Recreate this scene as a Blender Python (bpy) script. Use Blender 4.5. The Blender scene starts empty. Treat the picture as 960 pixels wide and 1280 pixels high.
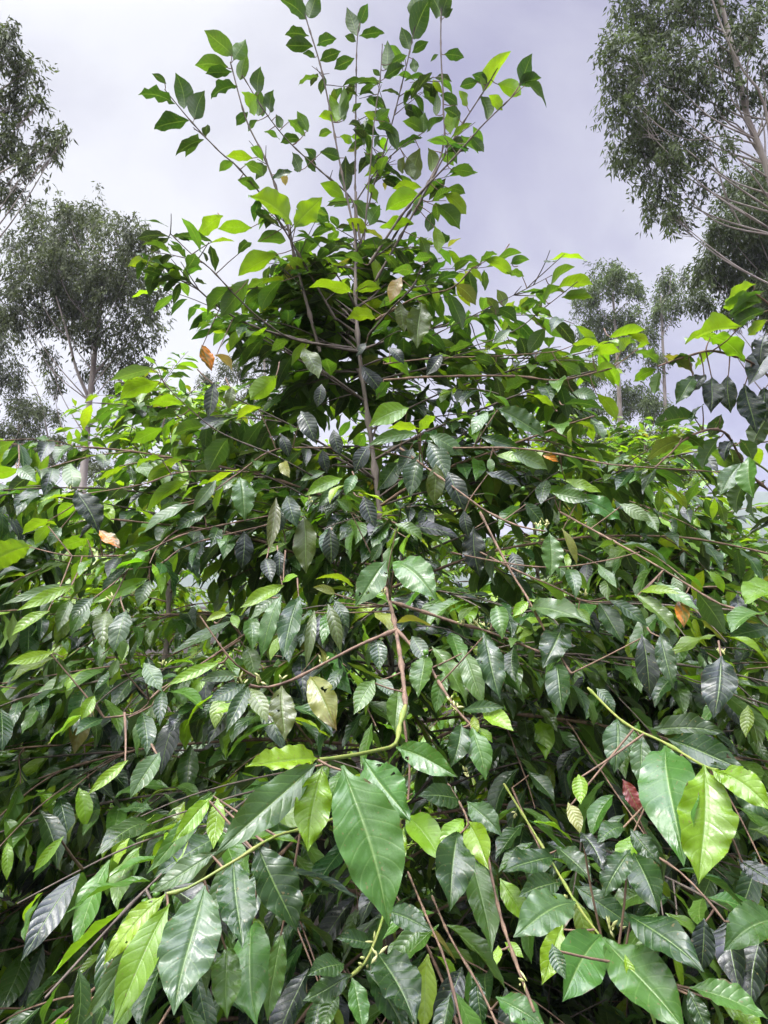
import bpy, math
import numpy as np
from mathutils import Vector
rng = np.random.default_rng(11)
sc = bpy.context.scene
COL = sc.collection
R = math.radians
# ------------------------------------------------------------------ camera
CAMZ, PITCH, F = 1.5, R(12), 853.33
cd = bpy.data.cameras.new("camera"); cam = bpy.data.objects.new("camera", cd); COL.objects.link(cam)
cam.location = (0, 0, CAMZ); cam.rotation_euler = (R(90) + PITCH, 0, 0)
cd.sensor_fit = 'VERTICAL'; cd.sensor_height = 36; cd.lens = 24; cd.clip_start = .02; cd.clip_end = 6000
sc.camera = cam
C0 = np.array([0, 0, CAMZ]); RT = np.array([1., 0, 0])
FW = np.array([0, math.cos(PITCH), math.sin(PITCH)]); UPV = np.array([0, -math.sin(PITCH), math.cos(PITCH)])
UP = np.array([0, 0, 1.])
def at(px, py, d):
    return C0 + d * (FW + RT * (px - 480) / F + UPV * (640 - py) / F)
def proj(p):
    v = np.asarray(p) - C0; d = v @ FW; dd = np.maximum(d, 1e-3)
    return 480 + F * (v @ RT) / dd, 640 - F * (v @ UPV) / dd, d
def zg(x, y):
    return .10 * np.clip(np.asarray(y, float) - 3, 0, 60) + .04 * np.sin(np.asarray(x) * 1.7) * np.cos(np.asarray(y) * 1.3)
def nrm(v):
    v = np.asarray(v, float); return v / np.maximum(np.linalg.norm(v, axis=-1, keepdims=True), 1e-9)
# ------------------------------------------------------------------ materials
def newmat(name):
    m = bpy.data.materials.new(name); m.use_nodes = True; nt = m.node_tree; nt.nodes.clear()
    out = nt.nodes.new('ShaderNodeOutputMaterial')
    def N(t, **kw):
        n = nt.nodes.new(t)
        for k, v in kw.items():
            if k.startswith('i_'):
                key = k[2:]; n.inputs[int(key) if key.isdigit() else key.replace('_', ' ')].default_value = v
            else: setattr(n, k, v)
        return n
    def Lk(a, b): nt.links.new(a, b)
    return m, N, Lk, out
def mth(N, Lk, op, a, b=None, c=None):
    n = N('ShaderNodeMath', operation=op)
    for i, v in enumerate((a, b, c)):
        if v is None: continue
        if isinstance(v, (int, float)): n.inputs[i].default_value = v
        else: Lk(v, n.inputs[i])
    return n.outputs[0]
def mixc(N, Lk, fac, a, b, bt='MIX'):
    n = N('ShaderNodeMix', data_type='RGBA', blend_type=bt)
    for s, v in ((0, fac), (6, a), (7, b)):
        if isinstance(v, (int, float)): n.inputs[s].default_value = v
        elif isinstance(v, tuple): n.inputs[s].default_value = (*v, 1)
        else: Lk(v, n.inputs[s])
    return n.outputs[2]
def leaf_material(name, trans=.31, rough=.29, bumpd=.34):
    m, N, Lk, out = newmat(name)
    col = N('ShaderNodeAttribute', attribute_name='leafcol').outputs['Color']
    uv = N('ShaderNodeUVMap', uv_map='uv'); sep = N('ShaderNodeSeparateXYZ'); Lk(uv.outputs[0], sep.inputs[0])
    t, s = sep.outputs[0], sep.outputs[1]
    a = mth(N, Lk, 'ABSOLUTE', mth(N, Lk, 'SUBTRACT', s, .5))          # 0 midrib .. .5 margin
    # side veins curve towards the tip
    ph = mth(N, Lk, 'MULTIPLY', mth(N, Lk, 'SUBTRACT', t, mth(N, Lk, 'MULTIPLY', mth(N, Lk, 'POWER', a, 1.3), .40)), 9.0)
    w = mth(N, Lk, 'ABSOLUTE', mth(N, Lk, 'SUBTRACT', mth(N, Lk, 'FRACT', ph), .5))     # 0 at a vein
    side = N('ShaderNodeMapRange', i_1=.0, i_2=.07, i_3=1., i_4=0.); Lk(w, side.inputs[0])
    mid = N('ShaderNodeMapRange', i_1=.008, i_2=.03, i_3=1., i_4=0.); Lk(a, mid.inputs[0])
    geo = N('ShaderNodeNewGeometry')
    nz = N('ShaderNodeTexNoise', i_Scale=34., i_Detail=3.); Lk(geo.outputs['Position'], nz.inputs['Vector'])
    nz2 = N('ShaderNodeTexNoise', i_Scale=260., i_Detail=1.); Lk(geo.outputs['Position'], nz2.inputs['Vector'])
    spot = N('ShaderNodeMapRange', i_1=.69, i_2=.75, i_3=0., i_4=.7); Lk(nz2.outputs['Fac'], spot.inputs[0])
    br = N('ShaderNodeMapRange', i_1=.3, i_2=.7, i_3=.86, i_4=1.16); Lk(nz.outputs['Fac'], br.inputs[0])
    mul = N('ShaderNodeVectorMath', operation='SCALE'); Lk(col, mul.inputs[0]); Lk(br.outputs[0], mul.inputs['Scale'])
    veinc = mixc(N, Lk, .6, mul.outputs[0], (.22, .34, .10))
    c1 = mixc(N, Lk, mth(N, Lk, 'MULTIPLY', side.outputs[0], .34), mul.outputs[0], veinc)
    c2 = mixc(N, Lk, mth(N, Lk, 'MULTIPLY', mid.outputs[0], .85), c1, veinc)
    c2 = mixc(N, Lk, spot.outputs[0], c2, (.16, .13, .05))
    nz3 = N('ShaderNodeTexNoise', i_Scale=75., i_Detail=3.); Lk(geo.outputs['Position'], nz3.inputs['Vector'])
    edge = N('ShaderNodeMapRange', i_1=.40, i_2=.49, i_3=-.12, i_4=.10); Lk(a, edge.inputs[0])
    blot = N('ShaderNodeMapRange', i_1=.70, i_2=.74, i_3=0., i_4=.85); Lk(mth(N, Lk, 'ADD', nz3.outputs['Fac'], edge.outputs[0]), blot.inputs[0])
    c2 = mixc(N, Lk, blot.outputs[0], c2, (.10, .065, .025))              # dry spots, mostly along the margin
    under = mixc(N, Lk, .40, c2, (.13, .20, .06))                      # paler, duller underside
    c3 = mixc(N, Lk, geo.outputs['Backfacing'], c2, under)
    # relief: tissue bulges between sunken side veins
    iw = mth(N, Lk, 'SUBTRACT', 1., mth(N, Lk, 'MULTIPLY', w, 2.)); bulge = mth(N, Lk, 'SUBTRACT', 1., mth(N, Lk, 'MULTIPLY', iw, iw))
    h = mth(N, Lk, 'ADD', bulge, mth(N, Lk, 'MULTIPLY', mid.outputs[0], -.9))
    h = mth(N, Lk, 'ADD', h, mth(N, Lk, 'MULTIPLY', nz2.outputs['Fac'], .55))
    bp = N('ShaderNodeBump', i_Strength=bumpd, i_Distance=.0013); Lk(h, bp.inputs['Height'])
    rg = N('ShaderNodeMapRange', i_1=.3, i_2=.7, i_3=rough - .07, i_4=rough + .12); Lk(nz.outputs['Fac'], rg.inputs[0])
    rgb_ = N('ShaderNodeMix', data_type='FLOAT', i_3=.62); Lk(geo.outputs['Backfacing'], rgb_.inputs[0]); Lk(rg.outputs[0], rgb_.inputs[2]) 
    p = N('ShaderNodeBsdfPrincipled'); Lk(c3, p.inputs['Base Color']); Lk(rgb_.outputs[0], p.inputs['Roughness']); Lk(bp.outputs[0], p.inputs['Normal'])
    p.inputs['IOR'].default_value = 1.5; p.inputs['Specular IOR Level'].default_value = .62
    tr = N('ShaderNodeBsdfTranslucent'); Lk(mixc(N, Lk, 1., c2, (2.1, 1.95, .7), 'MULTIPLY'), tr.inputs[0]); Lk(bp.outputs[0], tr.inputs['Normal'])
    ms = N('ShaderNodeMixShader', i_0=trans); Lk(p.outputs[0], ms.inputs[1]); Lk(tr.outputs[0], ms.inputs[2]); Lk(ms.outputs[0], out.inputs[0])
    return m
def bark_material(name, c1, c2, scale, rough=.8, bump=.4, dist=.004):
    m, N, Lk, out = newmat(name)
    tc = N('ShaderNodeTexCoord'); mp = N('ShaderNodeMapping'); mp.inputs['Scale'].default_value = (1, 1, .3); Lk(tc.outputs['Object'], mp.inputs[0])
    nz = N('ShaderNodeTexNoise', i_Scale=scale, i_Detail=5., i_Roughness=.65); Lk(mp.outputs[0], nz.inputs['Vector'])
    rp = N('ShaderNodeMapRange', i_1=.32, i_2=.68); Lk(nz.outputs['Fac'], rp.inputs[0])
    c = mixc(N, Lk, rp.outputs[0], c1, c2)
    bp = N('ShaderNodeBump', i_Strength=bump, i_Distance=dist); Lk(nz.outputs['Fac'], bp.inputs['Height'])
    p = N('ShaderNodeBsdfPrincipled', i_Roughness=rough); Lk(c, p.inputs['Base Color']); Lk(bp.outputs[0], p.inputs['Normal']); Lk(p.outputs[0], out.inputs[0])
    return m
def gum_material():
    m, N, Lk, out = newmat('gum_leaves')
    col = N('ShaderNodeAttribute', attribute_name='leafcol').outputs['Color']
    p = N('ShaderNodeBsdfPrincipled', i_Roughness=.55); p.inputs['Specular IOR Level'].default_value = .25; Lk(col, p.inputs['Base Color'])
    tr = N('ShaderNodeBsdfTranslucent'); Lk(mixc(N, Lk, 1., col, (1.4, 1.5, .9), 'MULTIPLY'), tr.inputs[0])
    ms = N('ShaderNodeMixShader', i_0=.28); Lk(p.outputs[0], ms.inputs[1]); Lk(tr.outputs[0], ms.inputs[2]); Lk(ms.outputs[0], out.inputs[0])
    return m
M_LEAF = leaf_material('coffee_leaf')
M_GUM = gum_material()
M_TWIG = bark_material('twig_bark', (.075, .046, .030), (.235, .150, .095), 60)
M_GREENTWIG = bark_material('green_twig', (.13, .20, .03), (.24, .24, .06), 50, .5)
M_DARKTWIG = bark_material('dark_twig', (.05, .04, .03), (.13, .10, .075), 60)
M_TRUNK = bark_material('shrub_bark', (.06, .05, .04), (.20, .165, .13), 35)
M_GUMBARK = bark_material('gum_bark', (.22, .18, .15), (.46, .41, .36), 3, .75, .3, .02)
M_BUD = bark_material('bud', (.32, .38, .09), (.55, .52, .25), 90, .5)
M_BERRY = bark_material('berry', (.05, .14, .02), (.10, .22, .03), 40, .3)
M_SOIL = bark_material('soil', (.009, .006, .004), (.032, .021, .013), 5, .95, .8, .03)  # near black: shade under the shrubs is put into the soil colour
M_HILL = bark_material('wooded_hill', (.030, .050, .025), (.05, .075, .035), .05, .9)
# ------------------------------------------------------------------ mesh helpers
def link(name, data, parent=None, loc=(0, 0, 0)):
    o = bpy.data.objects.new(name, data); COL.objects.link(o); o.location = loc
    if parent: o.parent = parent
    return o
def mk(name, V, Q, mat, parent=None, loc=(0, 0, 0), col=None, uv=None, smooth=True):
    V = np.asarray(V, np.float32); Q = np.asarray(Q, np.int32)
    me = bpy.data.meshes.new(name); k = Q.shape[1]
    me.vertices.add(len(V)); me.vertices.foreach_set('co', V.ravel())
    me.loops.add(Q.size); me.loops.foreach_set('vertex_index', Q.ravel())
    me.polygons.add(len(Q)); me.polygons.foreach_set('loop_start', np.arange(0, Q.size, k, dtype=np.int32))
    if smooth: me.polygons.foreach_set('use_smooth', np.ones(len(Q), bool))
    if uv is not None:
        u = me.uv_layers.new(name='uv'); u.data.foreach_set('uv', np.asarray(uv, np.float32)[Q.ravel()].ravel())
    if col is not None:
        a = me.attributes.new('leafcol', 'FLOAT_COLOR', 'POINT')
        a.data.foreach_set('color', np.c_[col, np.ones(len(col))].astype(np.float32).ravel())
    me.update(calc_edges=True); me.validate(); me.materials.append(mat)
    return link(name, me, parent, loc)
def empty(name, loc, label, cat, group=None):
    o = link(name, None, None, tuple(float(c) for c in loc)); o.empty_display_size = .1
    return tag(o, label, cat, group)
def tag(o, label, cat, group=None):
    o['label'] = label; o['category'] = cat
    if group: o['group'] = group
    return o
def smoothline(P, step):
    P = np.asarray(P, float)
    if len(P) == 2: P = np.array([P[0], (P[0] + P[1]) / 2, P[1]])
    E = np.vstack([2 * P[0] - P[1], P, 2 * P[-1] - P[-2]]); out = []
    for i in range(1, len(E) - 2):
        p0, p1, p2, p3 = E[i - 1:i + 3]; n = max(2, int(np.linalg.norm(p2 - p1) / step))
        t = (np.arange(n) / n)[:, None]
        out.append(.5 * (2 * p1 + (p2 - p0) * t + (2 * p0 - 5 * p1 + 4 * p2 - p3) * t**2 + (3 * p1 - p0 - 3 * p2 + p3) * t**3))
    return np.vstack(out + [P[-1:]])
def tube(P, r0, r1, sides=6, node=0., ctrl=True, step=.02):
    """tapered tube along a smoothed polyline, swollen at the nodes"""
    if ctrl: P = smoothline(P, step)
    n = len(P); T = nrm(np.gradient(P, axis=0)); rad = np.linspace(r0, r1, n)
    if node:
        s = np.r_[0, np.cumsum(np.linalg.norm(np.diff(P, axis=0), axis=1))]
        rad = rad * (1 + .85 * np.exp(-((((s / node) % 1) - .5) / .10)**2))
    ref = np.where(np.abs(T[:, 2:3]) > .9, np.array([[1., 0, 0]]), np.array([[0, 0, 1.]]))
    A = nrm(np.cross(T, ref)); B = np.cross(T, A)
    an = np.arange(sides) * 2 * math.pi / sides
    V = P[:, None] + rad[:, None, None] * (A[:, None] * np.cos(an)[None, :, None] + B[:, None] * np.sin(an)[None, :, None])
    i = np.arange(n - 1)[:, None] * sides; j = np.arange(sides)[None]; k = (j + 1) % sides
    Q = np.stack([i + j, i + k, i + sides + k, i + sides + j], -1).reshape(-1, 4)
    return V.reshape(-1, 3), Q
def join(parts):
    V, Q, o = [], [], 0
    for v, q in parts: V.append(v); Q.append(q + o); o += len(v)
    return np.vstack(V), np.vstack(Q)
# ------------------------------------------------------------------ leaves
PT = np.array([0, .04, .10, .2, .32, .45, .58, .70, .80, .88, .94, 1.])
PW = np.array([.05, .08, .26, .60, .86, 1., .98, .82, .56, .30, .13, .0])
CLS = {'d': (.022, .058, .012), 'k': (.013, .024, .014), 'g': (.062, .135, .018), 'G': (.058, .140, .024), 'b': (.150, .270, .012),  # k: leaves in shade, the shade painted into their base colour
       'y': (.20, .21, .045), 'e': (.075, .105, .022), 'o': (.62, .20, .010), 'r': (.20, .035, .03), 'p': (.30, .23, .10), 'w': (.065, .125, .040)}
_t = np.linspace(0, 1, 101); _w = np.interp(_t, PT, PW); _k = np.array([1, 2, 3, 4, 3, 2, 1.]) / 16
_w = np.convolve(np.r_[[_w[0]] * 3, _w, [0] * 3], _k, 'valid'); _w[-1] = 0; PT, PW = _t, _w
class Leaves:
    def __init__(s): s.b, s.y, s.n, s.L, s.W, s.bend, s.c = [], [], [], [], [], [], []
    def add(s, b, y, n, L, W, bend, c):
        s.b.append(b); s.y.append(y); s.n.append(n); s.L.append(L); s.W.append(W); s.bend.append(bend); s.c.append(c)
    def arrays(s): return [np.array(a, float) for a in (s.b, s.y, s.n, s.L, s.W, s.bend, s.c)]
def leaf_geo(b, y, n, L, W, bend, c, nt=8, ns=4, fine=False):
    """b base, y chord direction, n normal, L chord length, W full width; returns verts, quads, colours, uv"""
    k = len(b)
    x = nrm(np.cross(y, n)); n = nrm(np.cross(x, y))
    bend = np.where(np.abs(bend) < .02, .02, bend)
    h = bend / 2; ch = np.sin(h) / h; Lr = L / ch
    y2 = y * np.cos(h)[:, None] + n * np.sin(h)[:, None]; n2 = n * np.cos(h)[:, None] - y * np.sin(h)[:, None]
    tt = np.linspace(0, 1, nt + 1); tt = tt + .05 * np.sin(2 * math.pi * tt) * 0
    ss = np.linspace(-1, 1, ns + 1)
    T, S = [a.ravel() for a in np.meshgrid(tt, ss, indexing='ij')]
    w = np.interp(T, PT, PW)
    bt = bend[:, None] * T
    yy = Lr[:, None] * np.sin(bt) / bend[:, None]; zz = -Lr[:, None] * (1 - np.cos(bt)) / bend[:, None]
    fold = rng.uniform(.05, .50, (k, 1)); fr = rng.uniform(1.4, 3.2, (k, 1)); ph = rng.uniform(0, 6.28, (k, 2)); am = rng.uniform(.03, .12, (k, 1))
    twist = rng.normal(0, .22, (k, 1)) * T
    env = np.minimum(1, 3 * w)
    zo = W[:, None] * (fold * .5 * w * np.abs(S)**1.25
         + am * S**2 * env * np.sin(6.283 * fr * T + np.where(S > 0, ph[:, :1], ph[:, 1:])))
    if fine:
        zo = zo + W[:, None] * rng.uniform(.01, .05, (k, 1)) * S**2 * env * np.sin(6.283 * rng.uniform(4, 7, (k, 1)) * T + np.where(S > 0, ph[:, 1:], ph[:, :1]))
        zo = zo + W[:, None] * rng.uniform(.003, .008, (k, 1)) * env * np.sin(6.283 * (9 * T - 3.6 * (np.abs(S) / 2)**1.3) - 1.57) * (1 - S**4) * np.minimum(1, np.abs(S) * 5)
        zo = zo - W[:, None] * .03 * (np.abs(S) < .01)
    xo = W[:, None] / 2 * S * w * (1 + .025 * np.sin(6.283 * 4 * T + ph[:, :1]))
    xo = xo + W[:, None] * .10 * np.sin(3.14 * T + ph[:, 1:]) * T
    xo, zo = xo * np.cos(twist) - zo * np.sin(twist), xo * np.sin(twist) + zo * np.cos(twist)
    ly = yy + zo * np.sin(bt); lz = zz + zo * np.cos(bt)
    V = b[:, None] + xo[..., None] * x[:, None] + ly[..., None] * y2[:, None] + lz[..., None] * n2[:, None]
    i = np.arange(nt)[:, None] * (ns + 1); j = np.arange(ns)[None]
    q = np.stack([i + j, i + j + 1, i + ns + 2 + j, i + ns + 1 + j], -1).reshape(-1, 4)
    nv = len(T); Q = (q[None] + (np.arange(k) * nv)[:, None, None]).reshape(-1, 4)
    return V.reshape(-1, 3), Q, np.repeat(c, nv, 0), np.tile(np.c_[T, (S + 1) / 2], (k, 1))
def build_leaves(name, ls, parent, off, nt, ns, keep=None):
    A = ls.arrays()
    if keep is not None: A = [a[keep] for a in A]
    V, Q, c, uv = leaf_geo(*A, nt=nt, ns=ns)
    o = mk(name, V - off, Q, M_LEAF, parent, col=c, uv=uv)
    return o
def jit(c, s=.18):
    c = np.array(c) * np.exp(rng.normal(0, s)); c[0] *= math.exp(rng.normal(0, s * .7)); return np.minimum(c, .8)
def spray(ls, P, Ld, first=.3, tone=0., node=.046, tips=True, up=0., droop=.9, k_share=.25, bias=None):
    """opposite pairs of leaves along a twig: P its points"""
    s = np.r_[0, np.cumsum(np.linalg.norm(np.diff(P, axis=0), axis=1))]; tot = s[-1]
    q = tot * first; kk = rng.integers(0, 2)
    while q <= tot:
        f = q / tot; p = np.array([np.interp(q, s, P[:, i]) for i in range(3)])
        j = min(np.searchsorted(s, q), len(P) - 1); d = nrm(P[j] - P[max(j - 1, 0)] + 1e-6)
        side = np.cross(d, UP); side = nrm(side) if np.linalg.norm(side) > .15 else nrm(np.array([rng.normal(), rng.normal(), 0]))
        if kk % 2 and abs(d[2]) > .7: side = nrm(np.cross(side, d))
        kk += 1
        endf = f > .86
        for sg in (-1, 1):
            if rng.random() < .12: continue
            L = Ld * rng.uniform(.72, 1.15) * (.8 if endf else 1.)
            y = nrm(side * sg * (1.0 if not endf else .6) + d * rng.uniform(.25, .75) + UP * (up - droop * rng.uniform(.1, 1.2)) + rng.normal(0, .14, 3) + (0 if bias is None else bias))
            n = nrm(UP + side * sg * .25 + d * .15 + rng.normal(0, .28, 3))
            u = rng.random() - tone - (.30 if endf else 0)
            c = 'b' if u < .03 else ('g' if u < .43 else ('k' if u > 1 - k_share else 'd'))
            if rng.random() < .006: c = 'y'
            ls.add(p + y * .008, y, n, L, L * rng.uniform(.30, .41), rng.uniform(.15, 1.25), jit(CLS[c]))
        q += node * rng.uniform(.8, 1.25)
def lateral(base, az, el, length, sag, n=12):
    """a side branch: starts at elevation el, sags along its length"""
    d = np.array([math.cos(az) * math.cos(el), math.sin(az) * math.cos(el), math.sin(el)]); P = [np.array(base, float)]
    for i in range(n):
        d = nrm(d + np.array([0, 0, -sag / n]) + rng.normal(0, .035, 3)); P.append(P[-1] + d * length / n)
    return np.array(P)
# ------------------------------------------------------------------ HERO DATA (read off the photograph)
YD = [(-30, 2.5), (150, 2.42), (300, 2.2), (450, 1.9), (600, 1.62), (750, 1.36), (900, 1.06), (1000, .88), (1100, .78), (1280, .72)]
def dflt(py): return float(np.interp(py, [a for a, _ in YD], [b for _, b in YD]))
# branches of the main shrub: r0 mm, r1 mm, material, points (px, py, depth)
HB = [
 (5,3,'k',[(445,300,2.3),(425,205,2.38),(413,140,2.42),(400,80,2.45),(383,24,2.5),(375,-15,2.52)]),
 (4.5,2.5,'k',[(446,330,2.3),(444,240,2.4),(445,120,2.5),(446,60,2.52),(448,35,2.53)]),
 (4,2,'k',[(455,300,2.32),(462,220,2.36),(468,150,2.4),(475,100,2.43),(478,55,2.45)]),
 (4.5,2.5,'k',[(450,310,2.4),(465,240,2.45),(487,165,2.5),(500,115,2.52),(512,65,2.55),(521,20,2.58)]),
 (5,3,'k',[(490,300,2.3),(550,198,2.4),(554,130,2.45),(551,60,2.5),(552,-20,2.55)]),
 (6,2.5,'k',[(462,330,2.2),(500,272,2.2),(530,236,2.2),(565,200,2.2),(600,160,2.2),(637,124,2.2)]),
 (6,2.5,'k',[(470,350,2.25),(515,270,2.28),(550,205,2.3),(575,160,2.3),(604,115,2.3),(622,85,2.3)]),
 (5,2,'k',[(420,400,2.15),(345,270,2.1),(300,212,2.05),(275,190,2.05),(240,153,2.05),(206,112,2.05)]),
 (7,2.5,'k',[(400,440,2.1),(385,385,2.12),(368,320,2.14),(355,265,2.16),(332,200,2.2),(308,150,2.22),(288,78,2.25)]),
 (5,2,'k',[(450,300,2.3),(440,250,2.35),(400,213,2.35),(360,176,2.35),(330,138,2.35),(303,94,2.35)]),
 (4,2,'k',[(440,260,2.4),(470,215,2.42),(500,185,2.44),(530,165,2.46)]),
 (5,1.5,'k',[(440,435,2.1),(370,425,2.0),(330,402,1.95),(300,375,1.92),(263,336,1.9),(240,318,1.9),(213,292,1.9)]),
 (7,3,'k',[(450,440,2.1),(400,431,2.05),(345,417,2.0),(310,405,1.97),(275,385,1.95),(240,355,1.93)]),
 (5,2.5,'k',[(460,420,2.1),(490,385,2.0),(515,360,1.95),(528,331,1.95)]),
 (5,2,'t',[(470,400,2.1),(520,372,2.0),(565,360,1.96),(590,335,1.95)]),
 (3,1.5,'k',[(540,420,2.0),(600,390,1.98),(650,365,1.96),(690,344,1.95)]),
 (3,2,'k',[(570,440,1.95),(640,415,1.9),(680,385,1.88),(722,352,1.86)]),
 (6,4,'t',[(480,475,2.0),(540,471,1.95),(640,470,1.92),(700,475,1.9),(765,460,1.88)]),
 (4,2,'t',[(480,455,2.0),(540,448,1.95),(620,445,1.9),(690,440,1.88)]),
 (5,3,'t',[(500,560,1.85),(575,615,1.6),(610,640,1.55),(650,658,1.5),(682,664,1.48)]),
 (5,2,'t',[(560,560,1.8),(640,560,1.65),(700,568,1.6),(760,580,1.55),(820,585,1.5),(900,590,1.47)]),
 (4,2,'t',[(560,690,1.7),(640,705,1.5),(700,709,1.45),(760,700,1.42),(800,690,1.4)]),
 (5,2.5,'t',[(580,680,1.7),(650,715,1.5),(690,732,1.46),(725,750,1.44)]),
 (6,3,'t',[(600,640,1.7),(628,695,1.55),(645,725,1.5),(658,745,1.45),(685,795,1.38),(714,842,1.3)]),
 (5,2.5,'t',[(700,640,1.7),(800,695,1.42),(850,725,1.36),(900,755,1.3),(942,766,1.26)]),
 (6,4.5,'t',[(475,715,1.6),(487,752,1.42),(495,788,1.3),(503,840,1.18),(507,882,1.08)]),
 (4.5,3,'n',[(507,882,1.08),(500,905,1.03),(494,930,.97),(470,938,.90),(428,946,.82),(398,950,.78)]),
 (4,2.5,'t',[(488,752,1.42),(530,765,1.40),(575,780,1.37),(600,786,1.36),(640,801,1.34),(692,822,1.32)]),
 (4.5,2.5,'t',[(496,787,1.30),(450,806,1.24),(400,832,1.18),(365,850,1.14),(335,859,1.12),(312,857,1.10)]),
 (4.5,2.5,'t',[(496,787,1.30),(530,825,1.22),(550,855,1.16),(570,886,1.10),(588,905,1.06)]),
 (4,2.5,'n',[(470,1000,1.1),(400,1030,.95),(345,1045,.85),(300,1072,.80),(235,1110,.76),(208,1117,.75)]),
 (4,2.5,'n',[(505,1000,1.2),(490,1080,1.05),(480,1140,.92),(468,1178,.84),(455,1205,.80),(436,1222,.77)]),
 (4,3,'t',[(505,900,1.2),(512,960,1.15),(510,1000,1.12)]),
 (3.5,2.5,'t',[(510,1090,1.2),(535,1150,1.0),(556,1200,.92),(578,1285,.85)]),
 (3.5,2.5,'t',[(540,1120,1.2),(562,1170,1.0),(600,1235,.9),(625,1290,.85)]),
 (4,3,'t',[(600,1020,1.2),(622,1130,.98),(642,1195,.88),(668,1265,.82)]),
 (4,2.5,'n',[(630,980,1.3),(670,1045,1.1),(700,1095,1.0),(722,1132,.93),(752,1172,.84),(782,1205,.78)]),
 (4,2.5,'n',[(735,860,1.15),(780,903,.98),(830,928,.9),(875,955,.82),(898,964,.78)]),
 (3.5,2,'t',[(640,985,1.4),(660,1030,1.3),(682,1075,1.2)]),
 (3,2,'t',[(820,1070,1.1),(850,1090,1.05),(880,1120,1.0),(906,1152,.97)]),
 (4,2.5,'t',[(560,980,1.3),(578,1010,1.1),(586,1030,1.02)]),
 (4,2,'k',[(400,600,1.8),(345,570,1.7),(300,552,1.66),(262,532,1.65),(215,490,1.65),(196,465,1.65)]),
 (4,2,'t',[(420,560,1.9),(345,562,1.75),(300,590,1.65),(262,618,1.6)]),
 (4,2,'t',[(330,590,1.75),(230,590,1.65),(180,605,1.6),(110,617,1.58)]),
 (4,2,'t',[(360,640,1.7),(240,665,1.58),(180,690,1.53),(140,695,1.5),(90,695,1.48)]),
 (4,2,'t',[(360,650,1.7),(240,680,1.55),(200,705,1.5),(160,712,1.48)]),
 (4,2,'t',[(300,800,1.6),(200,862,1.35),(185,880,1.32),(165,893,1.3),(130,897,1.28)]),
 (4,2,'t',[(310,790,1.6),(208,860,1.4),(190,882,1.36),(160,897,1.33)]),
 (3.5,2,'t',[(390,930,1.3),(335,860,1.15),(305,838,1.1),(285,820,1.08),(250,770,1.1)]),
]
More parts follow.
